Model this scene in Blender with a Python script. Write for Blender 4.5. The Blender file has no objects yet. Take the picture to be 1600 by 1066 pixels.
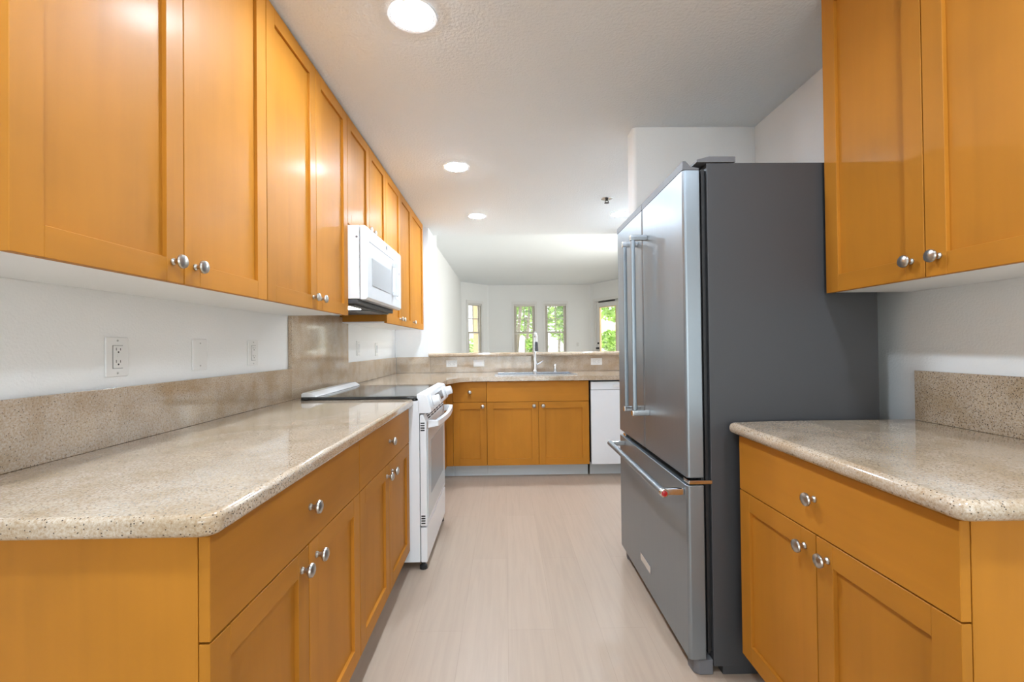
import bpy, bmesh, math, random
from mathutils import Vector, Matrix
PI = math.pi
scene = bpy.context.scene
COL = scene.collection

# ------------------------------------------------------------------ camera
F_PX = 704.38
YAW, PITCH, ROLL, CAM_H = 0.0154, 0.0098, -0.0111, 1.1761
cam_data = bpy.data.cameras.new('camera')
cam_data.sensor_fit = 'HORIZONTAL'
cam_data.sensor_width = 36.0
cam_data.lens = F_PX / 1600 * 36.0
cam_data.clip_start = 0.05
cam_data.clip_end = 300
cam = bpy.data.objects.new('camera', cam_data)
COL.objects.link(cam)
fw = Vector((math.sin(YAW) * math.cos(PITCH), math.cos(YAW) * math.cos(PITCH), math.sin(PITCH)))
rt = Vector((math.cos(YAW), -math.sin(YAW), 0))
up = rt.cross(fw)
c_, s_ = math.cos(ROLL), math.sin(ROLL)
rt, up = rt * c_ + up * s_, up * c_ - rt * s_
m = Matrix((rt, up, -fw)).transposed().to_4x4()
m.translation = Vector((0, 0, CAM_H))
cam.matrix_world = m
scene.camera = cam

# ------------------------------------------------------------------ light
scene.view_settings.view_transform = 'Standard'
scene.view_settings.look = 'None'
scene.view_settings.gamma = 1.0
scene.view_settings.use_curve_mapping = False
scene.view_settings.exposure = 0.90

SKY_STRENGTH = 1.7
CAN_EMISSION = 180.0
REAR_FILL = 31.0
LIVING_FILL = 88.0
SUN_STRENGTH = 4.5

world = bpy.data.worlds.new('world')
scene.world = world
world.use_nodes = True
wn = world.node_tree.nodes
bg = wn['Background']
bg.inputs[0].default_value = (0.93, 0.97, 1.0, 1)
bg.inputs[1].default_value = SKY_STRENGTH

def lamp(name, kind, loc, target, energy, size=None, size_y=None, color=(1, 1, 1)):
    d = bpy.data.lights.new(name, kind)
    d.energy = energy
    d.color = color
    if kind == 'AREA':
        d.shape = 'RECTANGLE'
        d.size, d.size_y = size, size_y
    o = bpy.data.objects.new(name, d)
    COL.objects.link(o)
    o.location = loc
    o.rotation_euler = (Vector(target) - Vector(loc)).to_track_quat('-Z', 'Y').to_euler()
    return o

sun = lamp('sun', 'SUN', (6, 20, 14), (1.5, 13, 0), SUN_STRENGTH, color=(1, 0.96, 0.88))
sun.data.angle = 0.01
sun.rotation_euler = Vector((-0.60, -0.12, -0.72)).to_track_quat('-Z', 'Y').to_euler()
# unseen fill lamp added outside the assumed glass doors behind the camera
lamp('rear_fill', 'AREA', (0.2, -4.1, 1.35), (0.2, 0, 1.3), REAR_FILL, 4.2, 2.2, (0.94, 0.98, 1.02))
# fill lamp added outside the assumed side window, to brighten the living room
lamp('living_fill', 'AREA', (3.6, 6.7, 1.45), (0, 9.0, 1.45), LIVING_FILL, 2.2, 1.9, (1.0, 0.99, 0.97))

# ------------------------------------------------------------------ materials
def mat(name, color, rough=0.5, metal=0.0, spec=0.5, coat=0.0, coat_rough=0.1):
    mt = bpy.data.materials.new(name)
    mt.use_nodes = True
    b = mt.node_tree.nodes['Principled BSDF']
    b.inputs['Base Color'].default_value = (*color, 1)
    b.inputs['Roughness'].default_value = rough
    b.inputs['Metallic'].default_value = metal
    b.inputs['Specular IOR Level'].default_value = spec
    b.inputs['Coat Weight'].default_value = coat
    b.inputs['Coat Roughness'].default_value = coat_rough
    return mt

def nodes(mt):
    nt = mt.node_tree
    return nt, nt.nodes, nt.links, nt.nodes['Principled BSDF']

def ramp(nd, stops):
    r = nd.new('ShaderNodeValToRGB')
    while len(r.color_ramp.elements) < len(stops):
        r.color_ramp.elements.new(0.5)
    for e, (p, c) in zip(r.color_ramp.elements, stops):
        e.position = p
        e.color = (*c, 1)
    return r

def srgb(r, g, b):
    f = lambda v: (v / 255 / 12.92) if v / 255 <= 0.04045 else ((v / 255 + 0.055) / 1.055) ** 2.4
    return (f(r), f(g), f(b))

def maple(name, scale_vec, mid=(0.455, 0.178, 0.018)):
    mt = mat(name, mid, 0.52, spec=0.17, coat=0.04, coat_rough=0.2)
    nt, nd, lk, b = nodes(mt)
    tc = nd.new('ShaderNodeTexCoord')
    oi = nd.new('ShaderNodeObjectInfo')
    mp = nd.new('ShaderNodeMapping')
    mp.inputs['Scale'].default_value = scale_vec
    lk.new(tc.outputs['Object'], mp.inputs['Vector'])
    mul = nd.new('ShaderNodeMath'); mul.operation = 'MULTIPLY'; mul.inputs[1].default_value = 37.0
    lk.new(oi.outputs['Random'], mul.inputs[0])
    n1 = nd.new('ShaderNodeTexNoise'); n1.noise_dimensions = '4D'
    n1.inputs['Scale'].default_value = 2.2; n1.inputs['Detail'].default_value = 5; n1.inputs['Distortion'].default_value = 0.6
    lk.new(mp.outputs[0], n1.inputs['Vector']); lk.new(mul.outputs[0], n1.inputs['W'])
    n2 = nd.new('ShaderNodeTexNoise'); n2.noise_dimensions = '4D'
    n2.inputs['Scale'].default_value = 3.0; n2.inputs['Detail'].default_value = 3
    lk.new(tc.outputs['Object'], n2.inputs['Vector']); lk.new(mul.outputs[0], n2.inputs['W'])
    a = nd.new('ShaderNodeMath'); a.operation = 'MULTIPLY_ADD'; a.inputs[1].default_value = 0.34
    h = nd.new('ShaderNodeMath'); h.operation = 'MULTIPLY'; h.inputs[1].default_value = 0.66
    lk.new(n2.outputs['Fac'], h.inputs[0])
    lk.new(n1.outputs['Fac'], a.inputs[0]); lk.new(h.outputs[0], a.inputs[2])
    d = [c * 0.82 for c in mid]; l = [min(1, c * 1.16) for c in mid]
    r = ramp(nd, [(0.30, d), (0.5, mid), (0.70, l)])
    lk.new(a.outputs[0], r.inputs[0])
    hsv = nd.new('ShaderNodeHueSaturation')
    mr = nd.new('ShaderNodeMapRange'); mr.inputs['To Min'].default_value = 0.93; mr.inputs['To Max'].default_value = 1.06
    lk.new(oi.outputs['Random'], mr.inputs[0]); lk.new(mr.outputs[0], hsv.inputs['Value'])
    lk.new(r.outputs[0], hsv.inputs['Color']); lk.new(hsv.outputs[0], b.inputs['Base Color'])
    return mt

WOOD_V = maple('maple_upright_grain', (9, 9, 0.7))
WOOD_H = maple('maple_level_grain', (0.7, 0.7, 9))
MW = [WOOD_V, WOOD_H]

def granite_mat():
    mt = mat('speckled_granite', (0.5, 0.42, 0.34), 0.10, spec=0.5, coat=0.5, coat_rough=0.02)
    nt, nd, lk, b = nodes(mt)
    tc = nd.new('ShaderNodeTexCoord')
    n0 = nd.new('ShaderNodeTexNoise'); n0.inputs['Scale'].default_value = 190; n0.inputs['Detail'].default_value = 4; n0.inputs['Roughness'].default_value = 0.75
    lk.new(tc.outputs['Object'], n0.inputs['Vector'])
    r0 = ramp(nd, [(0.28, srgb(146, 120, 96)), (0.42, srgb(181, 162, 140)), (0.52, srgb(192, 177, 159)), (0.62, srgb(201, 189, 174)), (0.75, srgb(212, 203, 191))])
    lk.new(n0.outputs['Fac'], r0.inputs[0])
    nb = nd.new('ShaderNodeTexNoise'); nb.inputs['Scale'].default_value = 9; nb.inputs['Detail'].default_value = 4
    lk.new(tc.outputs['Object'], nb.inputs['Vector'])
    rb = ramp(nd, [(0.35, (0.80, 0.74, 0.66)), (0.55, (0.93, 0.92, 0.92)), (0.7, (1, 0.98, 0.95))])
    lk.new(nb.outputs['Fac'], rb.inputs[0])
    mx = nd.new('ShaderNodeMixRGB'); mx.blend_type = 'MULTIPLY'; mx.inputs[0].default_value = 1
    lk.new(r0.outputs[0], mx.inputs[1]); lk.new(rb.outputs[0], mx.inputs[2])
    v = nd.new('ShaderNodeTexVoronoi'); v.inputs['Scale'].default_value = 210
    lk.new(tc.outputs['Object'], v.inputs['Vector'])
    rv = ramp(nd, [(0.0, (1, 1, 1)), (0.24, (1, 1, 1)), (0.32, (0, 0, 0))])
    lk.new(v.outputs['Distance'], rv.inputs[0])
    sel = nd.new('ShaderNodeSeparateColor'); lk.new(v.outputs['Color'], sel.inputs[0])
    gt = nd.new('ShaderNodeMath'); gt.operation = 'GREATER_THAN'; gt.inputs[1].default_value = 0.66
    lk.new(sel.outputs[0], gt.inputs[0])
    mm = nd.new('ShaderNodeMath'); mm.operation = 'MULTIPLY'
    lk.new(rv.outputs[0], mm.inputs[0]); lk.new(gt.outputs[0], mm.inputs[1])
    fl = nd.new('ShaderNodeMixRGB'); fl.inputs[2].default_value = (*srgb(74, 62, 54), 1)
    lk.new(mm.outputs[0], fl.inputs[0]); lk.new(mx.outputs[0], fl.inputs[1])
    hs = nd.new('ShaderNodeHueSaturation'); hs.inputs['Saturation'].default_value = 1.12; hs.inputs['Value'].default_value = 1.03
    lk.new(fl.outputs[0], hs.inputs['Color']); lk.new(hs.outputs[0], b.inputs['Base Color'])
    return mt
GRANITE = granite_mat()

def plaster(name, color, scale=140, strength=0.25, rough=0.8):
    mt = mat(name, color, rough, spec=0.15)
    nt, nd, lk, b = nodes(mt)
    tc = nd.new('ShaderNodeTexCoord')
    n = nd.new('ShaderNodeTexNoise'); n.inputs['Scale'].default_value = scale; n.inputs['Detail'].default_value = 2
    lk.new(tc.outputs['Object'], n.inputs['Vector'])
    bp = nd.new('ShaderNodeBump'); bp.inputs['Strength'].default_value = strength; bp.inputs['Distance'].default_value = 0.004
    lk.new(n.outputs['Fac'], bp.inputs['Height']); lk.new(bp.outputs[0], b.inputs['Normal'])
    return mt
WALL = plaster('white_wall_paint', (0.85, 0.855, 0.85))
CEIL = plaster('textured_ceiling_paint', (0.82, 0.86, 0.885), 75, 0.8)

def floor_mat():
    mt = mat('pale_plank_floor', (0.7, 0.58, 0.48), 0.38, spec=0.4)
    nt, nd, lk, b = nodes(mt)
    tc = nd.new('ShaderNodeTexCoord')
    mp = nd.new('ShaderNodeMapping'); mp.inputs['Rotation'].default_value = (0, 0, PI / 2)
    lk.new(tc.outputs['Object'], mp.inputs['Vector'])
    br = nd.new('ShaderNodeTexBrick')
    br.inputs['Scale'].default_value = 1.0; br.inputs['Brick Width'].default_value = 1.25; br.inputs['Row Height'].default_value = 0.19
    br.inputs['Mortar Size'].default_value = 0.0008; br.inputs['Bias'].default_value = 0.0
    br.inputs['Color1'].default_value = (*srgb(178, 158, 140), 1); br.inputs['Color2'].default_value = (*srgb(174, 154, 136), 1)
    br.inputs['Mortar'].default_value = (*srgb(164, 144, 126), 1)
    lk.new(mp.outputs[0], br.inputs['Vector'])
    m2 = nd.new('ShaderNodeMapping'); m2.inputs['Scale'].default_value = (14, 0.8, 1)
    lk.new(tc.outputs['Object'], m2.inputs['Vector'])
    n = nd.new('ShaderNodeTexNoise'); n.inputs['Scale'].default_value = 3; n.inputs['Detail'].default_value = 6; n.inputs['Distortion'].default_value = 0.8
    lk.new(m2.outputs[0], n.inputs['Vector'])
    r = ramp(nd, [(0.3, (0.93, 0.925, 0.92)), (0.6, (1, 1, 1))])
    lk.new(n.outputs['Fac'], r.inputs[0])
    mx = nd.new('ShaderNodeMixRGB'); mx.blend_type = 'MULTIPLY'; mx.inputs[0].default_value = 1
    lk.new(br.outputs['Color'], mx.inputs[1]); lk.new(r.outputs[0], mx.inputs[2])
    lk.new(mx.outputs[0], b.inputs['Base Color'])
    return mt
FLOOR = floor_mat()

def brushed(name, color, rough, axis_scale):
    mt = mat(name, color, rough, metal=0.8)
    nt, nd, lk, b = nodes(mt)
    tc = nd.new('ShaderNodeTexCoord')
    mp = nd.new('ShaderNodeMapping'); mp.inputs['Scale'].default_value = axis_scale
    lk.new(tc.outputs['Object'], mp.inputs['Vector'])
    n = nd.new('ShaderNodeTexNoise'); n.inputs['Scale'].default_value = 4; n.inputs['Detail'].default_value = 4
    lk.new(mp.outputs[0], n.inputs['Vector'])
    mr = nd.new('ShaderNodeMapRange'); mr.inputs['To Min'].default_value = rough - 0.05; mr.inputs['To Max'].default_value = rough + 0.07
    lk.new(n.outputs['Fac'], mr.inputs[0]); lk.new(mr.outputs[0], b.inputs['Roughness'])
    bp = nd.new('ShaderNodeBump'); bp.inputs['Strength'].default_value = 0.04; bp.inputs['Distance'].default_value = 0.001
    lk.new(n.outputs['Fac'], bp.inputs['Height']); lk.new(bp.outputs[0], b.inputs['Normal'])
    b.inputs['Anisotropic'].default_value = 0.4
    return mt
STEEL = brushed('brushed_stainless', (0.28, 0.315, 0.345), 0.37, (60, 60, 1.0))
CHROME = mat('bright_steel_trim', (0.72, 0.72, 0.73), 0.16, metal=1.0)
NICKEL = mat('satin_nickel', (0.50, 0.485, 0.46), 0.30, metal=1.0)
SINKSTEEL = mat('sink_steel', (0.62, 0.65, 0.69), 0.25, metal=1.0)
GREYPAINT = mat('dark_grey_appliance_paint', srgb(68, 68, 70), 0.42, spec=0.4)
DARK = mat('black_plastic', (0.012, 0.012, 0.013), 0.5)
DARKGREY = mat('charcoal_plastic', (0.06, 0.06, 0.065), 0.5)
GREYPLASTIC = mat('grey_plastic', (0.14, 0.14, 0.15), 0.45)
RED = mat('red_medallion_enamel', (0.35, 0.01, 0.015), 0.2, coat=0.5)
ENAMEL = mat('white_enamel', (0.80, 0.81, 0.83), 0.22, spec=0.5, coat=0.2)
OVENGLASS = mat('white_tinted_oven_glass', (0.58, 0.60, 0.61), 0.18, spec=0.25)
OVENWINDOW = mat('grey_oven_window', (0.36, 0.37, 0.38), 0.25, spec=0.25)
MICROWINDOW = mat('grey_microwave_window', (0.50, 0.505, 0.51), 0.3, spec=0.5)
COOKTOP = mat('black_cooktop_glass', (0.01, 0.01, 0.011), 0.06, spec=0.6)
DISPLAY = mat('dark_display', (0.06, 0.06, 0.07), 0.2)
MELAMINE = mat('white_melamine', (0.86, 0.87, 0.87), 0.5)
TOEKICK = mat('grey_white_toe_kick', (0.56, 0.60, 0.62), 0.5)
PLATE = mat('white_plate_plastic', (0.78, 0.775, 0.76), 0.3)
TRIM = mat('white_trim_paint', (0.80, 0.79, 0.77), 0.4)
BEIGEFRAME = mat('beige_window_vinyl', (0.55, 0.50, 0.42), 0.45)
YELLOWWOOD = mat('pale_yellow_door_edge', (0.72, 0.52, 0.28), 0.5)
BLIND = mat('cream_blind_slats', (0.74, 0.72, 0.68), 0.5)
BARK = mat('grey_brown_bark', (0.22, 0.18, 0.14), 0.9)
def leafmat(name, c):
    mt = mat(name, c, 0.6)
    nt, nd, lk, b = nodes(mt)
    tc = nd.new('ShaderNodeTexCoord'); n = nd.new('ShaderNodeTexNoise'); n.inputs['Scale'].default_value = 2.5
    lk.new(tc.outputs['Object'], n.inputs['Vector'])
    r = ramp(nd, [(0.35, [v * 0.6 for v in c]), (0.65, [min(1, v * 1.5) for v in c])])
    lk.new(n.outputs['Fac'], r.inputs[0]); lk.new(r.outputs[0], b.inputs['Base Color'])
    return mt
LEAF = leafmat('mid_green_leaves', (0.16, 0.30, 0.07))
LEAF2 = leafmat('bright_green_leaves', (0.30, 0.46, 0.10))
STUCCO = mat('pale_stucco', (0.80, 0.78, 0.74), 0.8)
GROUND = mat('pale_paving', (0.62, 0.60, 0.56), 0.8)

def emit(name, color, strength):
    mt = bpy.data.materials.new(name); mt.use_nodes = True
    nt = mt.node_tree
    nt.nodes.remove(nt.nodes['Principled BSDF'])
    e = nt.nodes.new('ShaderNodeEmission')
    e.inputs[0].default_value = (*color, 1); e.inputs[1].default_value = strength
    nt.links.new(e.outputs[0], nt.nodes['Material Output'].inputs[0])
    return mt
LAMPGLOW = emit('lit_lamp_diffuser', (0.85, 0.985, 1.13), CAN_EMISSION)
HOODLAMP = emit('lit_hood_lamp', (1.0, 0.96, 0.88), 6.0)

def glass_mat():
    mt = bpy.data.materials.new('window_glass'); mt.use_nodes = True
    nt = mt.node_tree; nd = nt.nodes
    nd.remove(nd['Principled BSDF'])
    t = nd.new('ShaderNodeBsdfTransparent'); t.inputs[0].default_value = (0.96, 0.98, 0.97, 1)
    g = nd.new('ShaderNodeBsdfGlossy'); g.inputs['Roughness'].default_value = 0.02
    lw = nd.new('ShaderNodeLayerWeight'); lw.inputs[0].default_value = 0.5
    pw = nd.new('ShaderNodeMath'); pw.operation = 'POWER'; pw.inputs[1].default_value = 4.0
    fr = nd.new('ShaderNodeMath'); fr.operation = 'MULTIPLY_ADD'; fr.inputs[1].default_value = 0.5; fr.inputs[2].default_value = 0.03
    nt.links.new(lw.outputs['Facing'], pw.inputs[0]); nt.links.new(pw.outputs[0], fr.inputs[0])
    mx = nd.new('ShaderNodeMixShader')
    nt.links.new(fr.outputs[0], mx.inputs[0]); nt.links.new(t.outputs[0], mx.inputs[1]); nt.links.new(g.outputs[0], mx.inputs[2])
    nt.links.new(mx.outputs[0], nd['Material Output'].inputs[0])
    return mt
GLASS = glass_mat()

# ------------------------------------------------------------------ mesh building
class B:
    def __init__(self):
        self.bm = bmesh.new()
    def _merge(self, t, mi):
        for f in t.faces:
            f.material_index = mi
        me = bpy.data.meshes.new('tmp')
        t.to_mesh(me); t.free()
        self.bm.from_mesh(me)
        bpy.data.meshes.remove(me)
        return self
    def box(self, x0, x1, y0, y1, z0, z1, bev=0.0, mi=0, seg=2):
        t = bmesh.new()
        bmesh.ops.create_cube(t, size=1.0)
        for v in t.verts:
            v.co = Vector(((x0 + x1) / 2 + v.co.x * (x1 - x0), (y0 + y1) / 2 + v.co.y * (y1 - y0), (z0 + z1) / 2 + v.co.z * (z1 - z0)))
        if bev > 0:
            bmesh.ops.bevel(t, geom=list(t.edges), offset=bev, segments=seg, affect='EDGES', profile=0.5)
        return self._merge(t, mi)
    def prism(self, poly, axis, a0, a1, bev=0.0, mi=0, seg=2):
        """polygon of 2D points pushed along an axis; x: (y,z)  y: (x,z)  z: (x,y)"""
        t = bmesh.new()
        def P(p, a):
            return {'x': (a, p[0], p[1]), 'y': (p[0], a, p[1]), 'z': (p[0], p[1], a)}[axis]
        lo = [t.verts.new(P(p, a0)) for p in poly]
        hi = [t.verts.new(P(p, a1)) for p in poly]
        t.faces.new(lo); t.faces.new(hi)
        n = len(poly)
        for i in range(n):
            t.faces.new((lo[i], lo[(i + 1) % n], hi[(i + 1) % n], hi[i]))
        bmesh.ops.recalc_face_normals(t, faces=t.faces)
        if bev > 0:
            bmesh.ops.bevel(t, geom=list(t.edges), offset=bev, segments=seg, affect='EDGES', profile=0.5)
        return self._merge(t, mi)
    def lathe(self, prof, origin, axis, seg=20, mi=0):
        """prof: (radius, distance along axis); closed at both ends"""
        t = bmesh.new()
        q = Vector(axis).normalized().to_track_quat('Z', 'Y')
        rings = []
        for r, h in prof:
            if r < 1e-6:
                rings.append([t.verts.new(Vector(origin) + q @ Vector((0, 0, h)))])
            else:
                rings.append([t.verts.new(Vector(origin) + q @ Vector((r * math.cos(2 * PI * k / seg), r * math.sin(2 * PI * k / seg), h))) for k in range(seg)])
        for a, b in zip(rings, rings[1:]):
            for k in range(seg):
                k2 = (k + 1) % seg
                if len(a) == 1 and len(b) == 1: continue
                if len(a) == 1: t.faces.new((a[0], b[k], b[k2]))
                elif len(b) == 1: t.faces.new((a[k], a[k2], b[0]))
                else: t.faces.new((a[k], a[k2], b[k2], b[k]))
        for r in (rings[0], rings[-1]):
            if len(r) > 1: t.faces.new(r)
        bmesh.ops.recalc_face_normals(t, faces=t.faces)
        return self._merge(t, mi)
    def tube(self, pts, r, seg=12, mi=0):
        t = bmesh.new()
        pts = [Vector(p) for p in pts]
        n = len(pts)
        rr = r if isinstance(r, (list, tuple)) else [r] * n
        rings = []
        tang0 = (pts[1] - pts[0]).normalized()
        nrm = tang0.orthogonal().normalized()
        for i in range(n):
            tg = (pts[min(i + 1, n - 1)] - pts[max(i - 1, 0)]).normalized()
            nrm = (nrm - tg * nrm.dot(tg)).normalized()
            bn = tg.cross(nrm)
            rings.append([t.verts.new(pts[i] + nrm * rr[i] * math.cos(2 * PI * k / seg) + bn * rr[i] * math.sin(2 * PI * k / seg)) for k in range(seg)])
        for a, b in zip(rings, rings[1:]):
            for k in range(seg):
                t.faces.new((a[k], a[(k + 1) % seg], b[(k + 1) % seg], b[k]))
        t.faces.new(rings[0]); t.faces.new(rings[-1])
        bmesh.ops.recalc_face_normals(t, faces=t.faces)
        return self._merge(t, mi)
    def map(self, fn):
        for v in self.bm.verts:
            v.co = Vector(fn(*v.co))
        return self

ORIGIN = {}
def finish(name, b, mats, parent=None, origin=None, sharp=35):
    bm = b.bm if isinstance(b, B) else b
    bmesh.ops.recalc_face_normals(bm, faces=bm.faces)
    if parent is not None:
        origin = ORIGIN[parent]
    elif origin is None:
        xs = [v.co for v in bm.verts]
        origin = Vector(((min(v.x for v in xs) + max(v.x for v in xs)) / 2, (min(v.y for v in xs) + max(v.y for v in xs)) / 2, min(v.z for v in xs)))
    origin = Vector(origin)
    for v in bm.verts: v.co -= origin
    me = bpy.data.meshes.new(name)
    bm.to_mesh(me); bm.free()
    for mt in (mats if isinstance(mats, (list, tuple)) else [mats]):
        me.materials.append(mt)
    me.polygons.foreach_set('use_smooth', [True] * len(me.polygons))
    me.set_sharp_from_angle(angle=math.radians(sharp))
    o = bpy.data.objects.new(name, me)
    COL.objects.link(o)
    wn_ = o.modifiers.new('weighted_normals', 'WEIGHTED_NORMAL')
    wn_.keep_sharp = True
    if parent is not None:
        o.parent = parent
    else:
        o.location = origin
    ORIGIN[o] = origin
    return o
part = finish

def thing(name, label, cat, loc, group=None):
    o = bpy.data.objects.new(name, None)
    o.empty_display_size = 0.05
    COL.objects.link(o)
    o.location = loc
    ORIGIN[o] = Vector(loc)
    o['label'] = label; o['category'] = cat
    if group: o['group'] = group
    return o
def tag(o, label, cat, group=None):
    o['label'] = label; o['category'] = cat
    if group: o['group'] = group
    return o
def struct(name, b, mt, parent=None, label=None, origin=None):
    o = finish(name, b, mt, parent, origin)
    if parent is None: o['kind'] = 'structure'
    if label: o['label'] = label; o['category'] = name.split('_')[0]
    return o
def copy_tree(o, parent=None):
    c = o.copy(); COL.objects.link(c)
    if parent is not None: c.parent = parent
    for ch in [x for x in bpy.data.objects if x.parent == o]:
        copy_tree(ch, c)
    return c

# ------------------------------------------------------------------ setting
XWL, XWR = -1.15, 1.45          # kitchen side walls
ZC, ZC2 = 2.42, 2.885           # kitchen and living room ceilings
YEND = 12.75                    # far wall of the living room

struct('floor', B().box(-4, 4.5, -3.9, 13.2, -0.1, 0.0), FLOOR, label='pale pinkish plank floor', origin=(0, 0, 0))
struct('ceiling', B().box(-3.2, 3.4, -3.9, 5.05, ZC, 3.1), CEIL, label='white textured kitchen ceiling with recessed lights', origin=(0, 0, ZC))
struct('ceiling_living', B().box(-1.6, 4.2, 5.052, 13.2, ZC2, 3.1), CEIL, label='white ceiling of the living room beyond', origin=(0, 8, ZC2))
struct('wall_left', B().box(XWL - 0.15, XWL, 0.30, 12.05, 0, ZC - 0.001).box(XWL - 0.15, XWL, 5.06, 12.05, ZC - 0.001, ZC2 - 0.001), WALL, label='white wall behind the left cabinets', origin=(XWL, 0, 0))
struct('wall_right', B().box(XWR, XWR + 0.15, 0.30, 5.05, 0, ZC - 0.001), WALL, label='white wall behind the refrigerator', origin=(XWR, 0, 0))
struct('wall_stub', B().box(XWL + 0.001, -0.79, 4.721, 5.048, 0, ZC - 0.001, 0.006).box(XWL + 0.001, -0.79, 5.045, 5.30, 0, 2.41, 0.006).box(XWL + 0.001, -0.79, 5.055, 5.30, 2.40, ZC2 - 0.001), WALL, label='short white wall at the end of the left counter', origin=(-0.97, 5, 0))
b = B()
pl = []
x0, x1, y0, y1, r = 0.745, XWR - 0.001, 2.56, 2.69, 0.022
pl += [(x1, y0), (x1, y1)]
pl += [(x0 + r - r * math.sin(a), y1 - r + r * math.cos(a)) for a in [k * PI / 2 / 6 for k in range(7)]]
pl += [(x0 + r - r * math.cos(a), y0 + r - r * math.sin(a)) for a in [k * PI / 2 / 6 for k in range(7)]]
b.prism(pl, 'z', 0, ZC - 0.001)
struct('wall_alcove', b, WALL, label='white wing wall beside the refrigerator alcove', origin=(1.1, 2.6, 0))
struct('wall_peninsula', B().box(-0.788, XWR - 0.001, 4.722, 4.90, 0, 1.062), WALL, label='white half wall behind the sink counter', origin=(0.3, 4.8, 0))
# living room shell
def wall_with_holes(p0, p1, z1, holes, thick, sgn):
    """upright wall from p0 to p1 (2D); holes (s0,s1,z0,z1) along it; thickness to the outside"""
    p0, p1 = Vector(p0), Vector(p1)
    L = (p1 - p0).length
    u = (p1 - p0) / L
    n = Vector((-u.y, u.x)) * sgn
    b = B()
    s = 0.0
    for s0, s1, h0, h1 in holes:
        b.box(s, s0, 0, thick, 0, z1)
        if h0 > 0.001: b.box(s0, s1, 0, thick, 0, h0)
        b.box(s0, s1, 0, thick, h1, z1)
        s = s1
    b.box(s, L, 0, thick, 0, z1)
    f = lambda a, d, z: (p0.x + u.x * a + n.x * d, p0.y + u.y * a + n.y * d, z)
    return b.map(f), f
PL0, PL1 = (-1.15, 11.95), (-0.474, YEND)
PR1, PR0 = (2.43, YEND), (3.06, 11.56)
ZT, ZS = 2.335, 0.72
WL = ((0.246, 0.775),)
WB = ((0.735, 1.322), (1.62, 2.21))        # along the far wall from PL1
b, fL = wall_with_holes(PL0, PL1, ZC2 - 0.001, [(s0, s1, ZS, ZT) for s0, s1 in WL], 0.14, 1)
struct('wall_bay_left', b, WALL, label='white angled wall with a narrow window, left of the far windows', origin=(*PL0, 0))
b, fB = wall_with_holes((PL1[0] + 0.001, YEND), (PR1[0] - 0.001, YEND), ZC2 - 0.001, [(s0, s1, ZS, ZT) for s0, s1 in WB], 0.14, 1)
struct('wall_far', b, WALL, label='white far wall with two tall windows', origin=(*PL1, 0))
b, fR = wall_with_holes(PR1, PR0, ZC2 - 0.001, [(0.20, 1.16, 0, 2.38)], 0.14, 1)
struct('wall_bay_right', b, WALL, label='white angled wall holding the glazed door', origin=(*PR1, 0))
b, fS = wall_with_holes((3.06, 11.558), (3.06, 5.21), ZC2 - 0.001, [(3.7, 6.0, 0.5, 2.4)], 0.14, 1)
struct('wall_living_right', b, WALL, label='white right wall of the living room', origin=(3.06, 8, 0))
struct('wall_living_near', B().box(XWR + 0.001, 3.2, 5.055, 5.2, 0, ZC2 - 0.001), WALL, label='white wall between kitchen and living room', origin=(2.2, 5.1, 0))
# room behind the camera
struct('wall_dining_left', B().box(-3.15, -3.0, -3.7, 0.299, 0, ZC - 0.001), WALL, origin=(-3, -1.7, 0), label='white left wall of the dining area')
struct('wall_dining_right', B().box(3.2, 3.35, -3.7, 0.299, 0, ZC - 0.001), WALL, origin=(3.2, -1.7, 0), label='white right wall of the dining area')
struct('wall_dining_near_left', B().box(-3.15, XWL - 0.151, 0.30, 0.45, 0, ZC - 0.001), WALL, origin=(-2, 0.4, 0), label='white wall left of the kitchen entrance')
struct('wall_dining_near_right', B().box(XWR + 0.151, 3.35, 0.30, 0.45, 0, ZC - 0.001), WALL, origin=(2.4, 0.4, 0), label='white wall right of the kitchen entrance')
b, fD = wall_with_holes((-3.0, -3.7), (3.2, -3.7), ZC - 0.001, [(1.1, 5.3, 0.02, 2.25)], 0.14, -1)
struct('wall_rear', b, WALL, origin=(0, -3.7, 0), label='white rear wall with added wide glass doors')

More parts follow.
